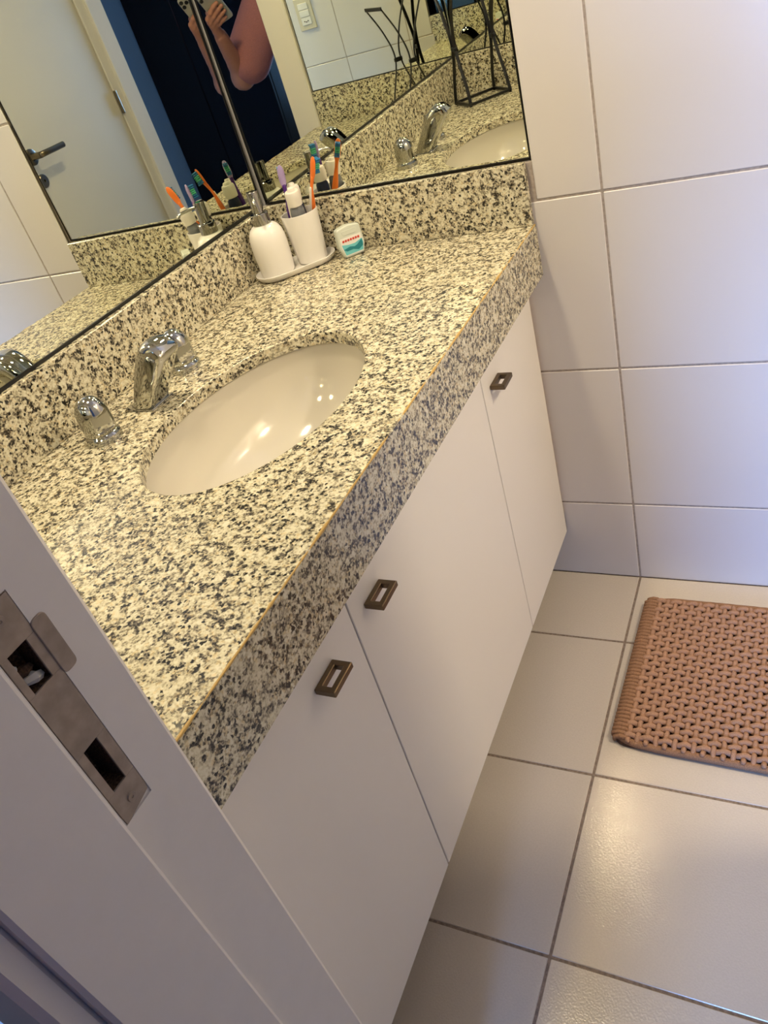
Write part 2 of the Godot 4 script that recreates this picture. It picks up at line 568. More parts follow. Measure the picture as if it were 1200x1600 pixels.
func doorway() -> void:
	var fr := thing("trim_1", "white painted door frame with a worn metal strike plate", "door frame", Vector3.ZERO, 0.0, "", "structure")
	# left jamb: rebate for the door with two mortises, then the stop
	var jamb := CSGCombiner3D.new()
	jamb.name = "jamb"
	fr.add_child(jamb)
	var cut := func(op: int, lo: Vector3, hi: Vector3, m: Material) -> void:
		var c := CSGBox3D.new()
		c.name = "piece"
		c.operation = op
		c.size = hi - lo
		c.material = m
		jamb.add_child(c, true)
		c.position = (lo + hi) / 2.0
	cut.call(CSGShape3D.OPERATION_UNION, Vector3(0.607, 0, NEAR + 0.0015), Vector3(0.635, 2.11, 1.2458), M.paint)
	cut.call(CSGShape3D.OPERATION_SUBTRACTION, Vector3(0.6335, 0.9252, 1.2162), Vector3(0.640, 1.0990, 1.2416), M.paint)
	cut.call(CSGShape3D.OPERATION_SUBTRACTION, Vector3(0.611, 0.949, 1.2232), Vector3(0.640, 0.991, 1.2372), M.mortise)
	cut.call(CSGShape3D.OPERATION_SUBTRACTION, Vector3(0.616, 1.0395, 1.2215), Vector3(0.640, 1.071, 1.2372), M.mortise)
	var mb := MB.new()
	mb.box(Vector3(0.627, 1.055, 1.2838), Vector3(0.040, 2.11, 0.0755), 0.0028)
	part(fr, "door_stop", done(mb, 10.0), M.paint)
	# rounded bead in the corner of rebate and stop
	mb = MB.new()
	mb.tube([Vector3(0.6355, 0.0, 1.2454), Vector3(0.6355, 0.9, 1.2454), Vector3(0.6355, 2.1, 1.2454)], 0.0022, 8, Vector3.RIGHT)
	part(fr, "paint_bead", done(mb), M.paint)
	mb = MB.new()
	mb.box(Vector3(0.5855, 1.06, 1.1912), Vector3(0.097, 2.12, 0.0205), 0.004)
	part(fr, "casing", done(mb, 10.0), M.paint)
	mb = MB.new()
	mb.box(Vector3(0.586, 1.06, 1.3305), Vector3(0.104, 2.12, 0.022), 0.005)
	part(fr, "casing", done(mb, 10.0), M.paint)
	# strike plate with two openings and a lip, let into the rebate
	var sp := MB.new()
	var px := 0.6342
	var pc := func(y0: float, y1: float, z0: float, z1: float) -> void: sp.box(Vector3(px, (y0 + y1) / 2, (z0 + z1) / 2), Vector3(0.0016, y1 - y0, z1 - z0), 0.0002)
	pc.call(0.9320, 0.9507, 1.2165, 1.2410)
	pc.call(0.9507, 0.9890, 1.2165, 1.2240)
	pc.call(0.9507, 0.9890, 1.2352, 1.2410)
	pc.call(0.9890, 1.0410, 1.2165, 1.2410)
	pc.call(1.0410, 1.0695, 1.2165, 1.2228)
	pc.call(1.0410, 1.0695, 1.2364, 1.2410)
	pc.call(1.0695, 1.0980, 1.2165, 1.2410)
	var plate := part(fr, "strike_plate", done(sp, 10.0), M.strike_metal, Vector3.ZERO, "dull grey metal strike plate with two openings")
	var lip := MB.new()
	lip.prism(rounded([Vector2(1.0355, 1.2170), Vector2(1.0755, 1.2170), Vector2(1.0755, 1.2065), Vector2(1.0355, 1.2065)], 0.004), Vector3(px + 0.0011, 0, 0), Vector3.UP, Vector3.BACK, Vector3.RIGHT, 0.0016, 0.0004)
	part(plate, "lip", done(lip, 20.0), M.strike_metal)
	var foot := MB.new()
	foot.prism(PackedVector2Array([Vector2(0.9323, 1.2166), Vector2(0.9323, 1.2409), Vector2(0.9246, 1.2405), Vector2(0.9292, 1.2172)]), Vector3(px, 0, 0), Vector3.UP, Vector3.BACK, Vector3.RIGHT, 0.0016, 0.0002)
	part(plate, "plate_end", done(foot, 20.0), M.strike_metal)
	for y in [0.9370, 1.0880]:
		var sc := MB.new()
		sc.lathe([[0.0, 0.0009], [0.0008, 0.0006], [0.0010, 0.0011], [0.0030, 0.0010], [0.0034, 0.0]], Vector3.ZERO, 16)
		sc.put(Transform3D(Basis(Vector3.BACK, -PI / 2), Vector3(px + 0.0007, y, 1.2285)))
		part(plate, "screw", done(sc), M.strike_metal)
	# crumbs of plaster and wood in the latch mortise
	for e in [[[Vector3(0.627, 1.0425, 1.2245), Vector3(0.630, 1.046, 1.2285), Vector3(0.627, 1.0465, 1.2345)], 0.0036, M.plaster], [[Vector3(0.624, 1.049, 1.2255), Vector3(0.6275, 1.052, 1.2305), Vector3(0.625, 1.051, 1.2355)], 0.0034, M.mortise], [[Vector3(0.626, 1.0555, 1.2335), Vector3(0.629, 1.058, 1.2350), Vector3(0.626, 1.062, 1.2358)], 0.0022, M.plaster]]:
		var cr := MB.new()
		cr.tube(e[0], [e[1] * 0.8, e[1], e[1] * 0.7], 6)
		part(plate, "crumb", done(cr, 20.0), e[2])
	# right jamb and head
	var rj := thing("trim_2", "white painted hinge-side door jamb beside the open door", "door frame", Vector3.ZERO, 0.0, "", "structure")
	slab(rj, "jamb", Vector3(1.29, 0, NEAR), Vector3(1.322, 2.11, 1.318), M.paint, 0.002)
	slab(rj, "door_stop", Vector3(1.280, 0, 1.240), Vector3(1.292, 2.11, 1.3215), M.paint, 0.002)
	slab(rj, "casing", Vector3(1.294, 0, 1.319), Vector3(1.386, 2.12, 1.340), M.paint, 0.004)
	slab(rj, "head", Vector3(0.607, 2.11, NEAR), Vector3(1.322, 2.125, 1.32), M.paint, 0.002)
	# door leaf, swung into the bathroom
	var d := thing("door_1", "pale cream bathroom door standing open with a nickel lever handle", "door", Vector3(1.292, 0.0, 1.192), 0.0, "", "structure")
	d.rotation.y = deg_to_rad(4.0)   # local -z runs from the hinges to the lock edge, local -x is the face seen
	slab(d, "leaf", Vector3(0.0, 0.008, -0.655), Vector3(0.035, 2.10, -0.004), M.door_paint, 0.002)
	var hl := Node3D.new()
	hl.name = "handle"
	d.add_child(hl)
	hl.position = Vector3(0, 1.062, -0.552)
	var hb := MB.new()
	hb.lathe([[0.0, 0.0], [0.0255, 0.0], [0.0255, 0.006], [0.022, 0.009], [0.012, 0.0095], [0.0105, 0.014], [0.010, 0.045], [0.0, 0.045]], Vector3.ZERO, 32)
	hb.put(Transform3D(Basis(Vector3.BACK, PI / 2), Vector3.ZERO))
	part(hl, "rose", done(hb), M.satin_nickel)
	hb = MB.new()
	hb.tube(curve([Vector3(-0.030, 0, 0), Vector3(-0.045, 0, 0.006), Vector3(-0.050, 0.0, 0.030), Vector3(-0.050, -0.001, 0.07), Vector3(-0.050, -0.002, 0.115)], 6), 0.0095, 16, Vector3.UP, 0.85, true)
	part(hl, "lever", done(hb, 50.0), M.satin_nickel)
	hb = MB.new()
	hb.lathe([[0.0, -0.02], [0.0045, -0.02], [0.0045, 0.0066], [0.0055, 0.0074], [0.019, 0.007], [0.022, 0.004], [0.022, 0.0]], Vector3.ZERO, 32)
	hb.put(Transform3D(Basis(Vector3.BACK, PI / 2), Vector3(0, 0.985, -0.552)))
	part(d, "key_rose", done(hb, 30.0), M.satin_nickel)
	for y in [0.25, 1.05, 1.85]:
		var hi := MB.new()
		hi.lathe([[0.0, 0.0], [0.006, 0.001], [0.006, 0.079], [0.0, 0.08]], Vector3(-0.006, y, 0.003), 12)
		part(d, "hinge", done(hi), M.satin_nickel)

func bedroom() -> void:
	var m := [["floor_bedroom", "brown bedroom floor beyond the doorway", "floor", Vector3(-1.6, -0.08, 1.33), Vector3(2.12, -0.001, 4.4), M.bedroom_floor],
		["ceiling_bedroom", "white bedroom ceiling", "ceiling", Vector3(-1.7, 2.5, 1.2), Vector3(2.4, 2.6, 4.4), M.bedroom_wall],
				["wall_bedroom_right", "bedroom wall beside the dark wardrobe with blue daylight put into its colour", "wall", Vector3(2.12, 0, 1.318), Vector3(2.22, 2.5, 4.4), M.daylight_tinted_wall]]
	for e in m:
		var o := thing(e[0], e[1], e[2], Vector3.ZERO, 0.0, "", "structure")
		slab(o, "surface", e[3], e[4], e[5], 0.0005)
	var bl := thing("wall_bedroom_left", "plain bedroom wall opposite the dark wardrobe", "wall", Vector3.ZERO, 0.0, "", "structure")
	slab(bl, "surface", Vector3(-1.7, 0, 1.318), Vector3(-1.6, 2.5, 4.4), M.bedroom_wall, 0.0005)
	var bw := thing("wall_bedroom_back", "bedroom wall round the narrow window", "wall", Vector3.ZERO, 0.0, "", "structure")
	slab(bw, "wall_body", Vector3(-1.6, 0, 4.3), Vector3(0.75, 2.5, 4.4), M.bedroom_wall, 0.0005)
	slab(bw, "wall_body", Vector3(1.29, 0, 4.3), Vector3(2.12, 2.5, 4.4), M.bedroom_wall, 0.0005)
	slab(bw, "wall_body", Vector3(0.75, 0, 4.3), Vector3(1.29, 0.45, 4.4), M.bedroom_wall, 0.0005)
	slab(bw, "wall_body", Vector3(0.75, 1.85, 4.3), Vector3(1.29, 2.5, 4.4), M.bedroom_wall, 0.0005)
	slab(bw, "outer_leaf", Vector3(0.73, 0.40, 4.36), Vector3(1.31, 1.90, 4.4), M.bedroom_wall, 0.0005)
	var bf := thing("wall_bedroom_front", "bedroom side of the doorway wall", "wall", Vector3.ZERO, 0.0, "", "structure")
	slab(bf, "wall_body", Vector3(-1.7, 0, 1.20), Vector3(-0.14, 2.5, 1.318), M.bedroom_wall, 0.0005)
	slab(bf, "wall_body", Vector3(2.3, 0, 1.20), Vector3(2.4, 2.5, 1.318), M.bedroom_wall, 0.0005)
	slab(bf, "upper_band", Vector3(-0.14, 2.35, 1.20), Vector3(2.3, 2.5, 1.318), M.bedroom_wall, 0.0005)
	var w := thing("wardrobe", "tall near-black glossy wooden wardrobe in the bedroom", "wardrobe", Vector3(1.825, 0, 2.78))
	slab(w, "body", Vector3(-0.29, 0.06, -0.28), Vector3(0.29, 2.25, 0.30), M.wardrobe, 0.003)
	slab(w, "plinth", Vector3(-0.28, 0.0, -0.26), Vector3(0.28, 0.06, 0.28), M.wardrobe, 0.002)
	for i in 2:
		var x := -0.29 + 0.29 * i
		var dr := slab(w, "door", Vector3(x + 0.0015, 0.08, -0.302), Vector3(x + 0.2885, 2.23, -0.282), M.wardrobe, 0.003)
		var hx := 0.115 if i == 0 else -0.115
		var hm := MB.new()
		hm.tube([Vector3(hx, 0.2, -0.012), Vector3(hx, 0.21, -0.035), Vector3(hx, 0.35, -0.035), Vector3(hx, 0.36, -0.012)], 0.005, 8, Vector3.RIGHT)
		part(dr, "pull", done(hm), M.satin_nickel)

func mirrors() -> void:
	# the long mirror above the taps
	var top := 1.95
	var a := thing("wall_mirror", "long frameless mirror on the wall behind the taps", "mirror", Vector3(-0.003, SPLASH, 0.0))
	a.basis = Basis(Vector3.UP, 0.0065) * Basis(Vector3.BACK, 0.0032)
	slab(a, "glass", Vector3(-0.005, 0.006, 0.004), Vector3(0.0, top - SPLASH, 1.186), M.mirror, 0.0003)
	slab(a, "dark_edge", Vector3(-0.006, 0.0, 0.0), Vector3(0.0012, 0.0058, 1.186), M.mirror_edge, 0.0004)
	slab(a, "dark_edge", Vector3(-0.006, 0.006, -0.002), Vector3(0.0006, top - SPLASH, 0.0038), M.mirror_edge, 0.0004)
	# the end-wall mirror, leaning a hair forward
	var b := thing("wall_mirror", "mirror on the tiled end wall above the toothbrush cup", "mirror", Vector3(0.0, SPLASH, -0.0115))
	b.basis = Basis(Vector3.RIGHT, 0.016) * Basis(Vector3.UP, -0.0028)
	slab(b, "glass", Vector3(0.004, 0.003, -0.005), Vector3(0.5600, top - SPLASH, 0.0), M.mirror, 0.0003)
	slab(b, "dark_edge", Vector3(0.0, 0.0, -0.006), Vector3(0.5605, 0.0028, 0.0010), M.mirror_edge, 0.0003)
	slab(b, "dark_edge", Vector3(0.0, 0.003, -0.006), Vector3(0.0038, top - SPLASH, 0.0006), M.mirror_edge, 0.0003)
	slab(b, "dark_edge", Vector3(0.5602, 0.0, -0.006), Vector3(0.5620, top - SPLASH, 0.0010), M.mirror_edge, 0.0003)
	# the mirror beside the doorway, facing the end wall
	var c := thing("wall_mirror", "mirror beside the door casing behind the black wire stand", "mirror", Vector3(0.0, SPLASH, NEAR - 0.001))
	slab(c, "glass", Vector3(0.004, 0.003, -0.004), Vector3(0.5300, top - SPLASH, 0.0), M.mirror, 0.0003)
	slab(c, "dark_edge", Vector3(0.004, 0.0, -0.005), Vector3(0.532, 0.0028, 0.0), M.mirror_edge, 0.0003)
	slab(c, "dark_edge", Vector3(0.5302, 0.0, -0.005), Vector3(0.5322, top - SPLASH, 0.0), M.mirror_edge, 0.0003)

# ---------------------------------------------------------------- vanity
const BASIN := Vector2(0.3106, 0.6062)
const BASIN_A := 0.1406
const BASIN_B := 0.2158

func vanity() -> void:
	var top := thing("granite_countertop", "speckled cream and black granite countertop with a deep front apron", "countertop", Vector3.ZERO)
	# slab with the oval cut-out
	var x0 := 0.0005
	var x1 := FRONT
	var z0 := 0.0005
	var z1 := 1.1805
	var c := Vector3(BASIN.x, 0, BASIN.y)
	var angles := []
	var n := 120
	for k in n: angles.append(TAU * k / n)
	for q in [[x0, z0], [x1, z0], [x0, z1], [x1, z1]]:
		angles.append(fposmod(atan2(q[1] - c.z, q[0] - c.x), TAU))
	angles.sort()
	var hole := func(e: float, y: float) -> Array:
		var r := []
		for g in angles:
			var ca: float = cos(g)
			var sa: float = sin(g)
			var k := 1.0 / sqrt(pow(ca / (BASIN_A + e), 2) + pow(sa / (BASIN_B + e), 2))
			r.append(Vector3(c.x + ca * k, y, c.z + sa * k))
		return r
	var rim := func(e: float, y: float) -> Array:
		var r := []
		for g in angles:
			var ca: float = cos(g)
			var sa: float = sin(g)
			var kx: float = ((x1 - e if ca > 0 else x0 + e) - c.x) / ca if absf(ca) > 1e-6 else 1e9
			var kz: float = ((z1 - e if sa > 0 else z0 + e) - c.z) / sa if absf(sa) > 1e-6 else 1e9
			var k := minf(kx, kz)
			r.append(Vector3(c.x + ca * k, y, c.z + sa * k))
		return r
	var mb := MB.new()
	mb.loft([hole.call(0.0, TOP - 0.020), hole.call(0.0, TOP - 0.004), hole.call(0.0012, TOP - 0.0012), hole.call(0.004, TOP), rim.call(0.0018, TOP), rim.call(0.0, TOP - 0.0018), rim.call(0.0, TOP - 0.020)], false, false, true)
	part(top, "slab", done(mb, 30.0), M.granite)
	slab(top, "apron", Vector3(FRONT - 0.020, 0.7532, 0.0005), Vector3(FRONT, TOP - 0.0199, 1.1805), M.granite, 0.0006)
	# yellowed resin in the mitre of slab and apron
	var rp := []
	var rr := []
	var nz := noise(9.0, 77)
	for k in 121:
		var z := 0.004 + 1.172 * k / 120.0
		rp.append(Vector3(FRONT - 0.0014, TOP - 0.0014, z))
		rr.append(0.0013 + 0.0009 * nz.get_noise_1d(z * 3.0) + 0.0005 * nz.get_noise_1d(z * 11.0))
	mb = MB.new()
	mb.tube(rp, rr, 8, Vector3.UP)
	part(top, "resin_joint", done(mb), M.resin, Vector3.ZERO, "yellowed resin joint along the front edge")
	var th := 0.0135
	for e in [[Vector3(0.0008, TOP, th), Vector3(th, SPLASH, 1.1805), "long granite backsplash under the mirror behind the taps"], [Vector3(0.0008, TOP, 0.0006), Vector3(FRONT - 0.002, SPLASH, th - 0.0002), "granite backsplash on the tiled end wall behind the cup"], [Vector3(0.0008, 0.83, 1.1808), Vector3(0.5325, SPLASH, NEAR - 0.0006), "granite backsplash beside the door casing"]]:
		var o := slab(self, numbered("granite_backsplash"), e[0], e[1], M.granite, 0.0012)
		tag(o, e[2], "backsplash", "granite backsplashes")
	# undermounted basin
	var bs := thing("sink_basin", "white oval porcelain basin set under the granite", "sink", Vector3(BASIN.x, TOP - 0.0202, BASIN.y))
	mb = MB.new()
	var rings := []
	var nn := 96
	var deep := 0.150
	for q in [[0.0, 1.0], [0.35, 0.995], [0.6, 0.94], [0.8, 0.80], [0.92, 0.58], [0.99, 0.3], [1.03, 0.10]]:
		rings.append(ell((BASIN_A + 0.012) * q[0] + 0.002, (BASIN_B + 0.012) * q[0] + 0.002, -(deep + 0.012) * q[1], nn))
	rings.append(ell(BASIN_A + 0.030, BASIN_B + 0.030, -0.012, nn))
	rings.append(ell(BASIN_A + 0.030, BASIN_B + 0.030, -0.0004, nn))
	rings.append(ell(BASIN_A + 0.006, BASIN_B + 0.006, -0.0004, nn))
	for k in 15:
		var g := PI / 2 * k / 14.0
		var s := pow(cos(g), 0.78)
		var y := -0.004 - (deep - 0.004) * pow(sin(g), 0.9)
		rings.append(ell((BASIN_A + 0.004) * s + 0.0005, (BASIN_B + 0.004) * s + 0.0005, y, nn))
	mb.loft(rings)
	part(bs, "bowl", done(mb, 60.0), M.porcelain)
	mb = MB.new()
	mb.lathe([[0.0, 0.0], [0.012, 0.0], [0.014, 0.002], [0.020, 0.003], [0.0225, 0.001], [0.0225, -0.002], [0.0, -0.002]], Vector3(0, -deep + 0.0035, 0), 32)
	part(bs, "drain", done(mb), M.chrome)
	# cabinet hung under the counter
	var cb := thing("vanity_cabinet", "white wall-hung vanity cabinet with three plain doors under the granite", "cabinet", Vector3.ZERO)
	var yb := 0.1365
	mb = MB.new()
	var lo := Vector3(0.002, yb + 0.004, 0.012)
	var hi := Vector3(LEAF - 0.0195, 0.8288, 1.19)
	# open carcass: bottom, back, two ends, so that the basin hangs inside
	for e in [[lo, Vector3(hi.x, lo.y + 0.018, hi.z)], [Vector3(lo.x, lo.y + 0.018, lo.z), Vector3(lo.x + 0.012, 0.82, hi.z)], [Vector3(lo.x + 0.012, lo.y + 0.018, lo.z), Vector3(hi.x, 0.752, lo.z + 0.016)], [Vector3(lo.x + 0.012, lo.y + 0.018, hi.z - 0.016), Vector3(hi.x, 0.752, hi.z)]]:
		mb.box((e[0] + e[1]) / 2, e[1] - e[0], 0.0006)
	part(cb, "body", done(mb, 10.0), M.carcass)
	slab(cb, "end_filler", Vector3(LEAF - 0.03, 0.186, 0.0008), Vector3(LEAF - 0.0025, 0.7525, 0.0075), M.sealant, 0.0008)
	var gaps := [0.0072, 0.318, 0.8435, 1.1805]
	var pulls := [0.2625, 0.7895, 0.9255]
	for i in 3:
		var d := slab(cb, "door", Vector3(LEAF - 0.018, yb, gaps[i] + 0.0013), Vector3(LEAF, 0.7520, gaps[i + 1] - 0.0013), M.laminate, 0.0009)
		# square ring pull standing out from the door
		var ring := MB.new()
		var outer := rounded([Vector2(0.0003, -0.0232), Vector2(0.0268, -0.0232), Vector2(0.0268, 0.0232), Vector2(0.0003, 0.0232)], 0.0012, 2)
		var inner := rounded([Vector2(0.0075, -0.0155), Vector2(0.0195, -0.0155), Vector2(0.0195, 0.0155), Vector2(0.0075, 0.0155)], 0.0006, 2)
		var hh := 0.0042
		var loop := func(poly: PackedVector2Array, y: float, grow: float) -> Array:
			var r := []
			var mid := Vector2(0.0135, 0)
			for q in poly: r.append(Vector3(q.x + signf(q.x - mid.x) * grow, y, q.y + signf(q.y) * grow))
			return r
		ring.loft([loop.call(inner, -hh, 0.0), loop.call(inner, hh - 0.0006, 0.0), loop.call(inner, hh, 0.0006), loop.call(outer, hh, -0.0009), loop.call(outer, hh - 0.0009, 0.0), loop.call(outer, -hh + 0.0009, 0.0), loop.call(outer, -hh, -0.0009)], false, false, true)
		part(d, "pull", done(ring, 20.0), M.pull_metal, Vector3(LEAF, 0.6775, pulls[i]) - d.position, "brushed bronze square ring pull")

# ---------------------------------------------------------------- taps
func taps() -> void:
	for e in [[0.698, "chrome domed water tap beside the spout, on the door casing side"], [0.489, "chrome domed water tap between the spout and the soap dispenser"]]:
		var t := thing("water_tap", e[1], "tap", Vector3(0.0935, TOP + 0.0002, e[0]), 0.0, "domed water taps")
		var mb := MB.new()
		mb.lathe([[0.0, 0.0], [0.0268, 0.0], [0.0268, 0.0010], [0.0262, 0.0085], [0.0240, 0.0115], [0.0225, 0.0125], [0.0, 0.0125]], Vector3.ZERO, 48)
		part(t, "base_ring", done(mb, 30.0), M.chrome)
		mb = MB.new()
		var prof := [[0.0, 0.0123], [0.0222, 0.0123], [0.0232, 0.0150], [0.0237, 0.0175], [0.0238, 0.0185], [0.0238, 0.026], [0.0237, 0.034], [0.0236, 0.0415], [0.02355, 0.0422]]
		for k in 9:
			var g := PI / 2 * k / 8.0
			prof.append([0.0235 * cos(g), 0.0428 + 0.0265 * sin(g)])
		mb.lathe(prof, Vector3.ZERO, 72)
		# the flat on the side that faces the basin
		var nrm := Vector3(0.96, 0.0, 0.28).normalized()
		for i in mb.v.size():
			var p := mb.v[i]
			if p.y < 0.018 or p.y > 0.0418: continue
			var over := p.dot(nrm) - 0.0186
			if over > 0.0: mb.v[i] = p - nrm * over
		part(t, "knob", done(mb, 24.0), M.chrome)
	var s := thing("tap_spout", "leaning chrome spout between the two domed taps", "tap", Vector3(0, TOP + 0.0002, 0.5985))
	var sections := [[0.1255, 0.0, 0.0745, 0.0, 0.0242], [0.1295, 0.0055, 0.0795, 0.008, 0.0236], [0.1460, 0.0270, 0.0985, 0.0400, 0.0232], [0.1610, 0.0465, 0.1160, 0.0670, 0.0236], [0.1730, 0.0620, 0.1310, 0.0870, 0.0248],
		[0.1830, 0.0740, 0.1440, 0.0990, 0.0255], [0.1865, 0.0790, 0.1570, 0.1050, 0.0250], [0.1880, 0.0830, 0.1690, 0.1050, 0.0230], [0.1880, 0.0870, 0.1795, 0.0990, 0.0170]]
	var rings := []
	for q in sections:
		var f := Vector3(q[0], q[1], 0)
		var b := Vector3(q[2], q[3], 0)
		var mid := (f + b) / 2.0
		var half := (b - f) / 2.0
		var ring := []
		for k in 40:
			var g := TAU * k / 40.0
			var ca := cos(g)
			var sa := sin(g)
			var p := 0.95 if ca > 0 else 0.30
			ring.append(mid + half * signf(ca) * pow(absf(ca), p) + Vector3(0, 0, q[4]) * signf(sa) * pow(absf(sa), 0.8 if ca > 0 else 0.42))
		rings.append(ring)
	var sb := MB.new()
	sb.loft(rings)
	part(s, "spout_body", done(sb, 34.0), M.chrome)
	sb = MB.new()
	sb.box(Vector3(0.1, 0.0012, 0), Vector3(0.058, 0.0024, 0.054), 0.0010)
	part(s, "base_gasket", done(sb, 10.0), M.chrome)

# ---------------------------------------------------------------- things on the counter
func brush(t: Node3D, base: Vector3, tip: Vector3, face: Vector3, grip: Material, back: Material, side: Material) -> void:
	# handle from base to tip, bristles looking along face near the tip
	var d := (tip - base).normalized()
	var f := (face - d * face.dot(d)).normalized()
	var len := base.distance_to(tip)
	var p := func(k: float, off := 0.0) -> Vector3: return base + d * len * k + f * off
	var mb := MB.new()
	mb.tube(curve([p.call(0.0), p.call(0.15, 0.001), p.call(0.35, 0.002), p.call(0.55, -0.0005), p.call(0.68, -0.003), p.call(0.80, -0.001)], 5), [0.004, 0.0045, 0.005, 0.0055, 0.006, 0.0062, 0.006, 0.0058, 0.0055, 0.0052, 0.005, 0.0048, 0.0048, 0.005, 0.005, 0.0048, 0.0044, 0.004, 0.0036, 0.0033, 0.003, 0.0028, 0.0028, 0.003, 0.0032, 0.0034], 12, f, 1.25)
	var h := part(t, "handle", done(mb, 50.0), grip)
	mb = MB.new()
	mb.tube(curve([p.call(0.10, -0.0042), p.call(0.30, -0.0040), p.call(0.52, -0.0048), p.call(0.70, -0.0055)], 5), 0.0022, 8, f, 1.3)
	part(h, "grip_inlay", done(mb, 50.0), side)
	mb = MB.new()
	mb.tube(curve([p.call(0.79, -0.001), p.call(0.84, 0.0), p.call(0.92, 0.0), p.call(0.985, 0.0)], 5), [0.0034, 0.0042, 0.0050, 0.0056, 0.0060, 0.0062, 0.0064, 0.0066, 0.0066, 0.0066, 0.0066, 0.0064, 0.0062, 0.0058, 0.0052, 0.0044], 12, f.cross(d), 0.55)
	var hd := part(t, "head", done(mb, 50.0), back)
	var across := d.cross(f).normalized()
	for row in 7:
		for c in 3:
			var q: Vector3 = p.call(0.845 + 0.0215 * row, 0.003) + across * (c - 1) * 0.0036
			var tuft := MB.new()
			tuft.tube([q, q + f * 0.0055, q + f * (0.0095 + (0.0012 if row == 0 or row == 6 else 0.0))], 0.0017, 6, d, 1.0, true)
			part(hd, "bristle_tuft", done(tuft, 40.0), M.bristle_green if row in [2, 3, 4] else M.bristle_blue)

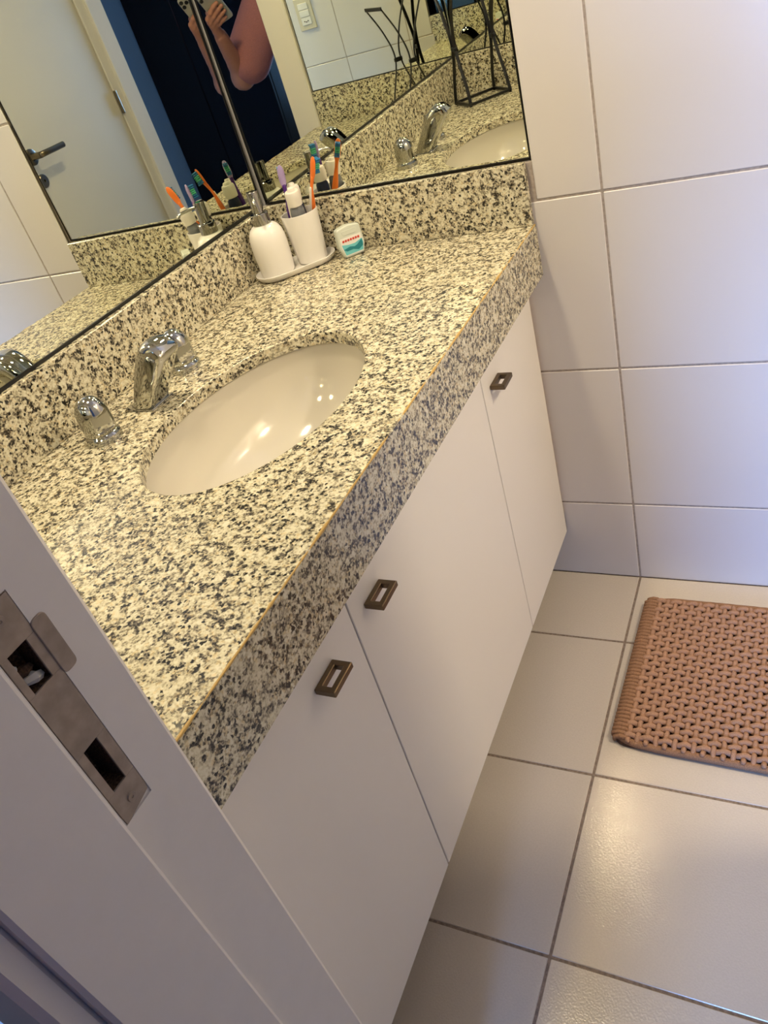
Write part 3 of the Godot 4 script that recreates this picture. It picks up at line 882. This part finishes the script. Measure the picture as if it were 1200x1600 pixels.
func counter_things() -> void:
	var axis := Vector3(0.7071, 0, -0.7071)   # the tray lies across the corner
	var tc := Vector3(0.0885, TOP, 0.0820)
	# tray
	var tr := thing("vanity_tray", "white oblong ceramic tray under the dispenser and cup", "tray", tc, PI / 4)
	var stadium := func(hl: float, r: float, y: float) -> Array:
		var out := []
		for k in 48:
			var g := TAU * k / 48.0
			out.append(Vector3(cos(g) * r + (hl if cos(g) > 0 else -hl), y, sin(g) * r))
		return out
	var mb := MB.new()
	mb.loft([stadium.call(0.034, 0.034, 0.0), stadium.call(0.038, 0.040, 0.002), stadium.call(0.0385, 0.0452, 0.0095), stadium.call(0.0385, 0.0455, 0.0125), stadium.call(0.0385, 0.0438, 0.0130), stadium.call(0.0385, 0.0425, 0.0115), stadium.call(0.038, 0.038, 0.0062), stadium.call(0.034, 0.032, 0.0052)])
	part(tr, "dish", done(mb, 50.0), M.stoneware)
	# soap dispenser
	var dp := tc - axis * 0.0375 + Vector3(0, 0.0056, 0)
	var ds := thing("soap_dispenser", "white ceramic soap dispenser with a chrome pump on the tray", "soap dispenser", dp)
	mb = MB.new()
	mb.lathe([[0.0, 0.0], [0.029, 0.0], [0.0318, 0.0012], [0.0335, 0.005], [0.0348, 0.02], [0.0358, 0.045], [0.0360, 0.06], [0.0350, 0.073], [0.0325, 0.083], [0.0285, 0.0905], [0.0230, 0.0955], [0.0175, 0.0975], [0.0165, 0.098], [0.0, 0.098]], Vector3.ZERO, 48)
	part(ds, "bottle", done(mb, 40.0), M.stoneware)
	mb = MB.new()
	mb.lathe([[0.0, 0.0978], [0.0172, 0.0978], [0.0178, 0.0988], [0.0178, 0.1175], [0.0170, 0.1185], [0.0105, 0.1188], [0.0, 0.1188]], Vector3.ZERO, 40)
	part(ds, "collar", done(mb, 30.0), M.chrome)
	mb = MB.new()
	mb.lathe([[0.0, 0.1188], [0.0105, 0.1188], [0.0110, 0.1196], [0.0112, 0.158], [0.0106, 0.1592], [0.0, 0.1592]], Vector3.ZERO, 32)
	var pump := part(ds, "pump_head", done(mb, 30.0), M.chrome)
	mb = MB.new()
	var out := Vector3(0.56, 0, 0.83).normalized()
	mb.tube(curve([Vector3(0, 0.1515, 0), out * 0.02 + Vector3(0, 0.152, 0), out * 0.042 + Vector3(0, 0.1505, 0), out * 0.049 + Vector3(0, 0.1455, 0)], 5), 0.0031, 10)
	part(pump, "nozzle", done(mb, 50.0), M.chrome)
	# cup
	var cp := tc + axis * 0.0375 + Vector3(0, 0.0056, 0)
	var cu := thing("toothbrush_cup", "white ceramic cup holding toothbrushes and toothpaste", "cup", cp)
	mb = MB.new()
	mb.lathe([[0.0, 0.0], [0.0262, 0.0], [0.0285, 0.0012], [0.0300, 0.004], [0.0320, 0.025], [0.0345, 0.060], [0.0368, 0.0945], [0.0362, 0.0957], [0.0350, 0.0957], [0.0342, 0.0943], [0.0318, 0.055], [0.0285, 0.010], [0.0260, 0.0062], [0.0, 0.0055]], Vector3.ZERO, 48)
	part(cu, "body", done(mb, 40.0), M.stoneware)
	# toothbrushes
	var o := thing("toothbrush", "purple toothbrush with a pale lilac head standing in the cup", "toothbrush", cp)
	brush(o, Vector3(-0.0215, 0.011, 0.008), Vector3(-0.0040, 0.1845, 0.0095), Vector3(-0.62, 0.1, -0.78), M.purple, M.lilac, M.brush_white)
	o = thing("toothbrush", "orange and white toothbrush leaning out of the cup", "toothbrush", cp)
	brush(o, Vector3(-0.010, 0.011, -0.0215), Vector3(0.060, 0.184, -0.010), Vector3(0.45, 0.1, -0.89), M.orange, M.orange, M.brush_white)
	# toothpaste tubes, caps up
	for e in [[Vector3(0.003, 0.0085, 0.009), Vector3(0.012, 0.122, 0.021), "tube_silver", "silver-grey toothpaste tube, white cap up, in the cup"], [Vector3(-0.007, 0.0085, -0.010), Vector3(-0.005, 0.144, -0.010), "tube_navy", "navy blue toothpaste tube, white cap up, behind the grey one"]]:
		var t := thing("toothpaste_tube", e[3], "toothpaste", cp)
		var b: Vector3 = e[0]
		var d: Vector3 = (e[1] - e[0]).normalized()
		var s := d.cross(Vector3(0.7, 0, 0.7)).normalized()
		var u := s.cross(d)
		var rings := []
		for q in [[0.0, 0.0175, 0.0012], [0.006, 0.0175, 0.0014], [0.03, 0.0168, 0.006], [0.06, 0.0155, 0.0105], [0.082, 0.0140, 0.0130], [0.090, 0.0128, 0.0124], [0.095, 0.0080, 0.0080], [0.100, 0.0068, 0.0068]]:
			var ring := []
			for k in 24: ring.append(b + d * q[0] * 1.12 + s * cos(TAU * k / 24.0) * q[1] + u * sin(TAU * k / 24.0) * q[2])
			rings.append(ring)
		mb = MB.new()
		mb.loft(rings)
		part(t, "tube", done(mb, 40.0), M[e[2]])
		rings = []
		for q in [[0.0945, 0.0100], [0.095, 0.0138], [0.108, 0.0146], [0.1155, 0.0144], [0.1185, 0.0128], [0.1190, 0.0078], [0.1215, 0.0074], [0.1240, 0.0062]]:
			var ring := []
			for k in 28: ring.append(b + d * q[0] * 1.12 + s * cos(TAU * k / 28.0) * q[1] + u * sin(TAU * k / 28.0) * q[1])
			rings.append(ring)
		mb = MB.new()
		mb.loft(rings)
		part(t, "cap", done(mb, 34.0), M.white_plastic)
	# dental floss
	var fl := thing("dental_floss", "small clear-grey dental floss box with a teal label", "dental floss", Vector3(0.2020, TOP, 0.0440), deg_to_rad(46.0))
	fl.basis = fl.basis * Basis(Vector3.RIGHT, deg_to_rad(-4.0))
	var shape := rounded([Vector2(-0.0205, 0.0), Vector2(0.0195, 0.0), Vector2(0.0265, 0.020), Vector2(0.0245, 0.0555), Vector2(0.0, 0.0595), Vector2(-0.0245, 0.0555), Vector2(-0.0270, 0.020)], 0.005, 4)
	mb = MB.new()
	mb.prism(shape, Vector3(0, 0.0008, 0), Vector3.RIGHT, Vector3.UP, Vector3.BACK, 0.0185, 0.0022)
	part(fl, "case", done(mb, 34.0), M.floss_case)
	var flat := func(pts: Array, z: float, m: Material, called: String, parent: Node3D) -> MeshInstance3D:
		var q := MB.new()
		q.prism(rounded(pts, 0.0012, 3), Vector3(0, 0.0008, z), Vector3.RIGHT, Vector3.UP, Vector3.BACK, 0.0005, 0.0001)
		return part(parent, called, done(q, 20.0), m)
	var lb: MeshInstance3D = flat.call([Vector2(-0.0175, 0.0035), Vector2(0.0175, 0.0035), Vector2(0.0230, 0.019), Vector2(0.0220, 0.0375), Vector2(-0.0220, 0.0375), Vector2(-0.0225, 0.019)], 0.0094, M.label_white, "label", fl)
	flat.call([Vector2(-0.0180, 0.0055), Vector2(0.0180, 0.0055), Vector2(0.0222, 0.019), Vector2(0.0216, 0.0275), Vector2(0.006, 0.0225), Vector2(-0.008, 0.0232), Vector2(-0.0216, 0.0265)], 0.0098, M.label_aqua, "label_band", lb)
	flat.call([Vector2(-0.0205, 0.0170), Vector2(-0.006, 0.0195), Vector2(0.004, 0.0165), Vector2(0.010, 0.0190), Vector2(0.0205, 0.0262), Vector2(0.0208, 0.0140), Vector2(0.010, 0.0085), Vector2(-0.002, 0.0130), Vector2(-0.014, 0.0125)], 0.0101, M.label_teal, "label_wave", lb)
	for k in 7:
		flat.call([Vector2(-0.0185 + k * 0.0053, 0.0295), Vector2(-0.0143 + k * 0.0053, 0.0295), Vector2(-0.0140 + k * 0.0053, 0.0338), Vector2(-0.0182 + k * 0.0053, 0.0338)], 0.0098, M.label_red, "lettering", lb)
	mb = MB.new()
	mb.prism(rounded([Vector2(-0.014, 0.0415), Vector2(0.014, 0.0415), Vector2(0.016, 0.0505), Vector2(-0.016, 0.0505)], 0.003, 3), Vector3(0, 0.0008, 0.0092), Vector3.RIGHT, Vector3.UP, Vector3.BACK, 0.0012, 0.0004)
	part(fl, "lid_recess", done(mb, 20.0), M.floss_case)
	wire_stand()

func wire_stand() -> void:
	# black wire stand: flat-bar base, four pairs of bowed wires pinched at the waist
	var t := thing("wire_stand", "black metal wire stand with pinched legs at the doorway end of the counter", "stand", Vector3(0.1125, TOP, 1.066), 0.0)
	var l := Vector3(0.7071, 0, 0.7071)
	var s := Vector3(0.7071, 0, -0.7071)
	var hl := 0.066
	var hs := 0.050
	var mb := MB.new()
	var turn := Basis(l, Vector3.UP, l.cross(Vector3.UP))
	for e in [-1.0, 1.0]:
		mb.box(s * e * hs + Vector3(0, 0.006, 0), Vector3(2 * hl + 0.008, 0.007, 0.008), 0.001, turn)
		mb.box(l * e * hl + Vector3(0, 0.006, 0), Vector3(0.008, 0.007, 2 * hs - 0.008), 0.001, turn)
	part(t, "base_frame", done(mb, 10.0), M.black_wire)
	for a in [-1.0, 1.0]:
		for b in [-1.0, 1.0]:
			var foot := MB.new()
			foot.lathe([[0.0, 0.0], [0.004, 0.0], [0.004, 0.004], [0.0, 0.004]], l * a * hl + s * b * hs, 12)
			part(t, "foot", done(foot), M.black_wire)
			var w := MB.new()
			w.tube(curve([l * a * hl + s * b * hs + Vector3(0, 0.006, 0), l * a * hl * 0.97 + s * b * hs * 0.82 + Vector3(0, 0.05, 0), l * a * hl * 0.94 + s * b * 0.009 + Vector3(0, 0.15, 0), l * a * hl * 0.97 + s * b * hs * 0.5 + Vector3(0, 0.225, 0), l * a * hl + s * b * hs * 1.25 + Vector3(0, 0.30, 0)], 7), 0.0052, 10, l, 0.38)
			part(t, "wire", done(w, 50.0), M.black_wire)
		var clip := MB.new()
		clip.box(l * a * hl * 0.94 + Vector3(0, 0.15, 0), Vector3(0.010, 0.012, 0.026), 0.002, turn)
		part(t, "clip", done(clip, 10.0), M.black_wire)
	for b in [-1.0, 1.0]:
		var bar := MB.new()
		bar.box(s * b * hs * 1.25 + Vector3(0, 0.30, 0), Vector3(2 * hl + 0.008, 0.010, 0.004), 0.001, turn)
		part(t, "top_bar", done(bar, 10.0), M.black_wire)

# ---------------------------------------------------------------- mat
func floor_mat() -> void:
	var t := thing("bath_mat", "brown woven cotton-cord bath mat on the floor tiles", "mat", Vector3(0.703, 0.0, 0.072), deg_to_rad(-1.2))
	t.basis = Basis(Vector3.UP, deg_to_rad(-1.2))
	var w := 0.60
	var d := 0.405
	var px := 0.0166
	var pz := 0.0141
	var r := 0.0052
	var mb := MB.new()
	mb.prism(rounded([Vector2(0.006, 0.004), Vector2(w - 0.006, 0.004), Vector2(w - 0.006, d - 0.004), Vector2(0.006, d - 0.004)], 0.03, 6), Vector3(0, 0.0045, 0), Vector3.RIGHT, Vector3.BACK, Vector3.UP, 0.009, 0.002)
	part(t, "backing", done(mb, 30.0), M.mat_base)
	var x0 := 0.034
	var cols := int((w - 2 * x0) / px)
	var rows := int((d - 0.012) / pz)
	var y := 0.0145
	var ripple := noise(7.0, 13)
	# wefts run along x, over and under the warps
	for j in rows:
		var path := []
		var lift := 0.0006 * ripple.get_noise_1d(j * 3.7)
		for k in (cols + 1) * 4 + 1:
			var u := k / 4.0
			var x := x0 - px * 0.25 + px * u
			var sgn := 1.0 if j % 2 == 0 else -1.0
			path.append(Vector3(x, y + lift + 0.0034 * sgn * sin(PI * u + PI * 0.25), 0.0013 * cos(PI * u + PI * 0.25) * sgn + 0.0009 * ripple.get_noise_2d(x * 14.0, j * 2.1)))
		var c := MB.new()
		c.tube(path, r, 6, Vector3.UP, 1.12)
		part(t, "weft_cord", done(c, 70.0), M.cord, Vector3(0, 0, 0.010 + pz * (j + 0.5)))
	for i in cols + 1:
		var path := []
		for k in (rows + 1) * 4 - 3:
			var u := k / 4.0
			var z := 0.010 + pz * (0.5 + u)
			var sgn := -1.0 if i % 2 == 0 else 1.0
			path.append(Vector3(0.0009 * ripple.get_noise_2d(z * 14.0, 50 + i * 2.3), y + 0.0034 * sgn * cos(PI * u), z))
		var c := MB.new()
		c.tube(path, r * 0.92, 6, Vector3.UP, 1.0)
		part(t, "warp_cord", done(c, 70.0), M.cord, Vector3(x0 + px * i, 0, 0))
	# ribbed binding along the two short ends
	for e in [0, 1]:
		for k in 42:
			var z := 0.014 + (d - 0.028) * k / 41.0
			var inset := maxf(0.0, 0.022 - minf(z, d - z)) * 0.55
			var c := MB.new()
			var s := 1.0 if e == 0 else -1.0
			var p := func(x: float, yy: float) -> Vector3: return Vector3((x + inset * (1.0 if x < 0.02 else 0.4)) * s + (0.0 if e == 0 else w), yy, z)
			c.tube([p.call(0.033, 0.0125), p.call(0.026, 0.0172), p.call(0.014, 0.0182), p.call(0.005, 0.0142), p.call(0.0042, 0.0062)], [0.0042, 0.0049, 0.0049, 0.0048, 0.0042], 6, Vector3.BACK)
			part(t, "binding_rib", done(c, 70.0), M.cord_binding)
	for z in [0.007, d - 0.007]:
		var c := MB.new()
		var path := []
		for k in 61:
			var u := k / 60.0
			var curl := pow(absf(u - 0.5) * 2.0, 14.0) * 0.016 * (1.0 if z < 0.1 else -1.0)
			path.append(Vector3(0.012 + (w - 0.024) * u, 0.0085 + 0.0006 * ripple.get_noise_1d(u * 40.0), z + curl))
		c.tube(path, 0.0074, 8, Vector3.UP)
		part(t, "edge_roll", done(c, 70.0), M.cord_binding)

# ---------------------------------------------------------------- person
func field_mesh(into: MB, bones: Array, cell: float, blend: float, keep = null) -> void:
	# surface nets round tapered capsules joined by a smooth minimum; a bone is [a, b, radius at a, radius at b]
	var lo := Vector3.ONE * 1e9
	var hi := -lo
	for b in bones:
		for q in [[b[0], b[2]], [b[1], b[3]]]:
			lo = lo.min(q[0] - Vector3.ONE * (q[1] + blend + 2 * cell))
			hi = hi.max(q[0] + Vector3.ONE * (q[1] + blend + 2 * cell))
	var n := Vector3i(((hi - lo) / cell).ceil()) + Vector3i.ONE
	var f := PackedFloat32Array()
	f.resize(n.x * n.y * n.z)
	f.fill(1.0)
	for b in bones:
		var a0: Vector3 = b[0]
		var ab: Vector3 = b[1] - a0
		var l2 := maxf(ab.length_squared(), 1e-9)
		var rr := maxf(b[2], b[3]) + blend + 1.5 * cell
		var p0 := Vector3i(((a0.min(b[1]) - Vector3.ONE * rr - lo) / cell).floor()).clamp(Vector3i.ZERO, n - Vector3i.ONE)
		var p1 := Vector3i(((a0.max(b[1]) + Vector3.ONE * rr - lo) / cell).ceil()).clamp(Vector3i.ZERO, n - Vector3i.ONE)
		for z in range(p0.z, p1.z + 1):
			for y in range(p0.y, p1.y + 1):
				var row := (z * n.y + y) * n.x
				for x in range(p0.x, p1.x + 1):
					var q := lo + Vector3(x, y, z) * cell - a0
					var h := clampf(q.dot(ab) / l2, 0.0, 1.0)
					var dd: float = (q - ab * h).length() - lerpf(b[2], b[3], h)
					var old := f[row + x]
					var k := maxf(blend - absf(old - dd), 0.0) / blend
					f[row + x] = minf(old, dd) - k * k * blend * 0.25
	if keep != null:
		for z in n.z:
			for y in n.y:
				for x in n.x:
					var i := (z * n.y + y) * n.x + x
					if f[i] < cell * 3: f[i] = maxf(f[i], keep.call(lo + Vector3(x, y, z) * cell))
	var id := {}
	var step := [1, n.x, n.x * n.y]
	for z in n.z - 1:
		for y in n.y - 1:
			for x in n.x - 1:
				var i := (z * n.y + y) * n.x + x
				var inside := 0
				for c in 8:
					if f[i + (c & 1) + ((c >> 1) & 1) * n.x + (c >> 2) * n.x * n.y] < 0.0: inside += 1
				if inside == 0 or inside == 8: continue
				var sum := Vector3.ZERO
				var cnt := 0
				for c in 8:
					for ax in 3:
						if c & (1 << ax): continue
						var c2 := c | (1 << ax)
						var fa := f[i + (c & 1) + ((c >> 1) & 1) * n.x + (c >> 2) * n.x * n.y]
						var fb := f[i + (c2 & 1) + ((c2 >> 1) & 1) * n.x + (c2 >> 2) * n.x * n.y]
						if (fa < 0.0) == (fb < 0.0): continue
						var pa := Vector3(c & 1, (c >> 1) & 1, c >> 2)
						var pb := Vector3(c2 & 1, (c2 >> 1) & 1, c2 >> 2)
						sum += pa.lerp(pb, fa / (fa - fb))
						cnt += 1
				id[i] = into.pt(lo + (Vector3(x, y, z) + sum / cnt) * cell)
	for i in id:
		for ax in 3:
			var s: int = step[ax]
			var s1: int = step[(ax + 1) % 3]
			var s2: int = step[(ax + 2) % 3]
			if i + s >= f.size(): continue
			if (f[i] < 0.0) == (f[i + s] < 0.0): continue
			if not (id.has(i - s1) and id.has(i - s2) and id.has(i - s1 - s2)): continue
			var q := [id[i], id[i - s1], id[i - s1 - s2], id[i - s2]]
			if f[i] < 0.0:
				into.tri(q[0], q[1], q[2]); into.tri(q[0], q[2], q[3])
			else:
				into.tri(q[0], q[2], q[1]); into.tri(q[0], q[3], q[2])

func soft(mb: MB) -> ArrayMesh:
	var st := SurfaceTool.new()
	st.begin(Mesh.PRIMITIVE_TRIANGLES)
	st.set_smooth_group(0)
	var vol := 0.0
	for k in range(0, mb.t.size(), 3): vol += mb.v[mb.t[k]].dot(mb.v[mb.t[k + 1]].cross(mb.v[mb.t[k + 2]]))
	for p in mb.v: st.add_vertex(p)
	for k in range(0, mb.t.size(), 3):
		st.add_index(mb.t[k])
		st.add_index(mb.t[k + 2] if vol > 0 else mb.t[k + 1])
		st.add_index(mb.t[k + 1] if vol > 0 else mb.t[k + 2])
	st.generate_normals()
	return st.commit()

func person() -> void:
	# the one who holds the phone, standing just outside the doorway; seen only in the mirrors
	var r := SIGHT_RIGHT
	var u := SIGHT_UP
	var f := SIGHT_AHEAD
	var pc := EYE - r * 0.020 - u * 0.050 - f * 0.0085
	var ph := thing("phone", "pale grey phone held up in the doorway by the person", "phone", pc)
	ph.basis = Basis(r, u, -f).orthonormalized()   # its back looks along -z
	var mb := MB.new()
	mb.prism(rounded([Vector2(-0.0358, -0.0735), Vector2(0.0358, -0.0735), Vector2(0.0358, 0.0735), Vector2(-0.0358, 0.0735)], 0.011, 6), Vector3.ZERO, Vector3.RIGHT, Vector3.UP, Vector3.BACK, 0.008, 0.0015)
	part(ph, "body", done(mb, 34.0), M.phone_case)
	mb = MB.new()
	mb.prism(rounded([Vector2(-0.034, -0.0715), Vector2(0.034, -0.0715), Vector2(0.034, 0.0715), Vector2(-0.034, 0.0715)], 0.009, 6), Vector3(0, 0, 0.0041), Vector3.RIGHT, Vector3.UP, Vector3.BACK, 0.0006, 0.0002)
	part(ph, "screen", done(mb, 34.0), M.phone_black)
	mb = MB.new()
	mb.prism(rounded([Vector2(0.0005, 0.034), Vector2(0.0335, 0.034), Vector2(0.0335, 0.0705), Vector2(0.0005, 0.0705)], 0.008, 5), Vector3(0, 0, -0.0046), Vector3.RIGHT, Vector3.UP, Vector3.BACK, 0.0016, 0.0004)
	var bump := part(ph, "camera_bump", done(mb, 34.0), M.phone_case)
	for q in [Vector2(0.0255, 0.0425), Vector2(0.0255, 0.0615), Vector2(0.009, 0.052)]:
		mb = MB.new()
		mb.lathe([[0.0, 0.0], [0.0072, 0.0], [0.0072, 0.0011], [0.0062, 0.0014], [0.0, 0.0012]], Vector3.ZERO, 24)
		mb.put(Transform3D(Basis(Vector3.RIGHT, -PI / 2), Vector3(q.x, q.y, -0.0054)))
		part(bump, "lens", done(mb), M.phone_black)

	var h := func(a: float, b: float, c: float) -> Vector3: return pc + r * a * 0.001 + u * b * 0.001 + f * c * 0.001
	var pn := thing("person", "person in a pink top standing in the doorway, holding up a phone", "person", Vector3.ZERO)
	var wrist: Vector3 = h.call(54.0, -112.0, -8.0)
	var elbow := Vector3(1.10, 1.005, 1.635)
	var sh_r := Vector3(0.885, 1.285, 1.735)
	var sh_l := Vector3(0.575, 1.290, 1.790)
	var mid := Vector3(0.725, 0, 1.775)
	var hip := mid + Vector3(0, 0.86, 0.01)
	var elbow_l := Vector3(0.515, 1.015, 1.825)
	var wrist_l := Vector3(0.530, 0.79, 1.760)
	var body := MB.new()
	var bones := [
		[hip + Vector3(-0.075, 0, 0), hip + Vector3(0.075, 0, 0), 0.105, 0.105],
		[hip, mid + Vector3(0, 1.02, 0), 0.115, 0.105],
		[mid + Vector3(-0.045, 1.02, 0), mid + Vector3(-0.06, 1.18, 0), 0.090, 0.100],
		[mid + Vector3(0.045, 1.02, 0), mid + Vector3(0.06, 1.18, 0), 0.090, 0.100],
		[mid + Vector3(-0.06, 1.19, 0), mid + Vector3(0.06, 1.19, 0), 0.100, 0.100],
		[sh_l, sh_r, 0.052, 0.052],
		[mid + Vector3(0, 1.26, 0), mid + Vector3(0, 1.40, -0.02), 0.062, 0.048],
		[sh_r, elbow, 0.050, 0.037], [elbow, wrist, 0.038, 0.026],
		[sh_l, elbow_l, 0.048, 0.037], [elbow_l, wrist_l, 0.037, 0.025]]
	for s in [-1.0, 1.0]:
		var hipj := hip + Vector3(0.085 * s, -0.04, 0)
		var knee := Vector3(hip.x + 0.09 * s, 0.46, hip.z - 0.015)
		var ankle := Vector3(hip.x + 0.09 * s, 0.085, hip.z + 0.02)
		bones.append([hipj, knee, 0.082, 0.054])
		bones.append([knee, ankle, 0.054, 0.036])
		bones.append([ankle + Vector3(0, -0.045, 0.03), ankle + Vector3(0.012 * s, -0.053, -0.145), 0.040, 0.030])
	field_mesh(body, bones, 0.013, 0.045)
	# right hand round the phone
	var hand := [[wrist, h.call(52.0, -92.0, -4.0), 0.024, 0.019]]
	for q in [[46.0, -22.0, 9.0], [48.0, -36.0, 10.0], [47.0, -50.0, 9.0], [44.0, -62.0, 7.0]]:
		hand.append([h.call(52.0, -92.0, -4.0), h.call(q[0], q[1], q[2]), 0.016, 0.0112])
	for q in [[[46, -22, 10], [24, -4, 15], [2, 6, 14], [-16, 10, 13], 0.0088], [[48, -36, 11], [22, -22, 16], [-4, -13, 14], [-24, -9, 13], 0.0090], [[47, -50, 10], [21, -41, 16], [-4, -34, 14], [-23, -31, 13], 0.0086], [[44, -62, 8], [23, -58, 14], [3, -55, 13], [-12, -53, 12], 0.0076]]:
		for k in 3:
			hand.append([h.call(q[k][0], q[k][1], q[k][2]), h.call(q[k + 1][0], q[k + 1][1], q[k + 1][2]), q[4] * (1.06 - 0.08 * k), q[4] * (0.98 - 0.08 * k)])
	for q in [[[52, -84, -6], [49, -48, -13], 0.0150, 0.0115], [[49, -48, -13], [38, -22, -16], 0.0112, 0.0100], [[38, -22, -16], [26, -4, -14], 0.0098, 0.0082]]:
		hand.append([h.call(q[0][0], q[0][1], q[0][2]), h.call(q[1][0], q[1][1], q[1][2]), q[2], q[3]])
	field_mesh(body, hand, 0.0034, 0.006)
	# left hand hanging, a little curled
	var hl := [[wrist_l, wrist_l + Vector3(0.004, -0.045, -0.016), 0.024, 0.020]]
	for k in 4:
		var z := -0.028 + 0.017 * k
		var ln: float = [0.072, 0.080, 0.074, 0.058][k]
		var kn := wrist_l + Vector3(0.006, -0.092, -0.018 + z * 0.9 + 0.012)
		hl.append([wrist_l + Vector3(0.004, -0.03, -0.012), kn, 0.017, 0.0112])
		hl.append([kn, kn + Vector3(0.006, -ln * 0.5, -0.003), 0.0090, 0.0084])
		hl.append([kn + Vector3(0.006, -ln * 0.5, -0.003), kn + Vector3(0.022, -ln * 0.85, -0.004), 0.0084, 0.0076])
		hl.append([kn + Vector3(0.022, -ln * 0.85, -0.004), kn + Vector3(0.040, -ln * 0.98, -0.004), 0.0076, 0.0068])
	hl.append([wrist_l + Vector3(0.004, -0.03, -0.024), wrist_l + Vector3(0.016, -0.062, -0.056), 0.0135, 0.0105])
	hl.append([wrist_l + Vector3(0.016, -0.062, -0.056), wrist_l + Vector3(0.030, -0.100, -0.066), 0.0100, 0.0082])
	field_mesh(body, hl, 0.0036, 0.006)
	# head, looking down at the phone
	var hc := mid + Vector3(0.015, 1.485, -0.035)
	var look := Basis(Vector3.UP, deg_to_rad(-28.0)) * Basis(Vector3.RIGHT, deg_to_rad(-18.0))
	var hp := func(x: float, y: float, z: float) -> Vector3: return hc + look * (Vector3(x, y, z) * 0.001)   # face along -z
	var head := [[hp.call(0.0, 38.0, 22.0), hp.call(0.0, 36.0, -18.0), 0.074, 0.068], [hp.call(0.0, 20.0, -20.0), hp.call(0.0, -52.0, -46.0), 0.062, 0.034], [hp.call(-26.0, -30.0, -30.0), hp.call(0.0, -62.0, -58.0), 0.034, 0.024], [hp.call(26.0, -30.0, -30.0), hp.call(0.0, -62.0, -58.0), 0.034, 0.024],
		[hp.call(0.0, 22.0, -84.0), hp.call(0.0, -16.0, -103.0), 0.008, 0.0105], [hp.call(-9.0, -17.0, -93.0), hp.call(9.0, -17.0, -93.0), 0.008, 0.008], [hp.call(-36.0, 26.0, -68.0), hp.call(36.0, 26.0, -68.0), 0.017, 0.017],
		[hp.call(-17.0, -37.0, -78.0), hp.call(17.0, -37.0, -78.0), 0.006, 0.006], [hp.call(-14.0, -45.0, -77.0), hp.call(14.0, -45.0, -77.0), 0.0065, 0.0065],
		[hp.call(-71.0, 14.0, 6.0), hp.call(-71.0, -16.0, 0.0), 0.011, 0.007], [hp.call(71.0, 14.0, 6.0), hp.call(71.0, -16.0, 0.0), 0.011, 0.007], [hp.call(0.0, -20.0, 10.0), mid + Vector3(0, 1.33, -0.01), 0.052, 0.052]]
	field_mesh(body, head, 0.0048, 0.014)
	part(pn, "body", soft(body), M.skin)
	for x in [-31.0, 31.0]:
		var e := MB.new()
		e.lathe([[0.0, -0.011], [0.006, -0.0092], [0.0095, -0.0055], [0.011, 0.0], [0.0095, 0.0055], [0.006, 0.0092], [0.0, 0.011]], hp.call(x, 8.0, -76.0), 16)
		part(pn, "eye", done(e, 60.0), M.eye_white)
	# hair
	var hair := MB.new()
	var hb := [[hp.call(0.0, 48.0, 26.0), hp.call(0.0, 50.0, -10.0), 0.082, 0.074], [hp.call(-52.0, 20.0, 28.0), hp.call(-50.0, -120.0, 55.0), 0.045, 0.03], [hp.call(52.0, 20.0, 28.0), hp.call(50.0, -120.0, 55.0), 0.045, 0.03], [hp.call(0.0, 10.0, 60.0), hp.call(0.0, -130.0, 75.0), 0.055, 0.04]]
	field_mesh(hair, hb, 0.008, 0.03, func(p: Vector3) -> float:
		var q: Vector3 = look.inverse() * (p - hc)
		return maxf(-(q.z + 0.045), -0.05) if q.y < 0.065 else -0.05)
	part(pn, "hair", soft(hair), M.hair)
	# pink top with short sleeves
	var top := MB.new()
	var tb := []
	for k in 6: tb.append([bones[k][0], bones[k][1], bones[k][2] + 0.014, bones[k][3] + 0.014])
	tb.append([sh_r, sh_r.lerp(elbow, 0.80), 0.085, 0.092])
	tb.append([sh_l, sh_l.lerp(elbow_l, 0.62), 0.064, 0.060])
	tb.append([mid + Vector3(-0.05, 1.16, -0.05), mid + Vector3(0.07, 1.14, -0.055), 0.075, 0.075])
	field_mesh(top, tb, 0.013, 0.04, func(p: Vector3) -> float: return maxf(0.80 - p.y, p.y - 1.335))
	part(pn, "pink_top", soft(top), M.pink_cloth, Vector3.ZERO, "plain pink short-sleeved top")
	var tro := MB.new()
	var lb := [[bones[0][0], bones[0][1], 0.117, 0.117]]
	for k in [11, 12, 14, 15]: lb.append([bones[k][0], bones[k][1], bones[k][2] + 0.016, bones[k][3] + 0.018])
	field_mesh(tro, lb, 0.014, 0.04, func(p: Vector3) -> float: return maxf(0.11 - p.y, p.y - 0.93))
	part(pn, "trousers", soft(tro), M.dark_cloth)
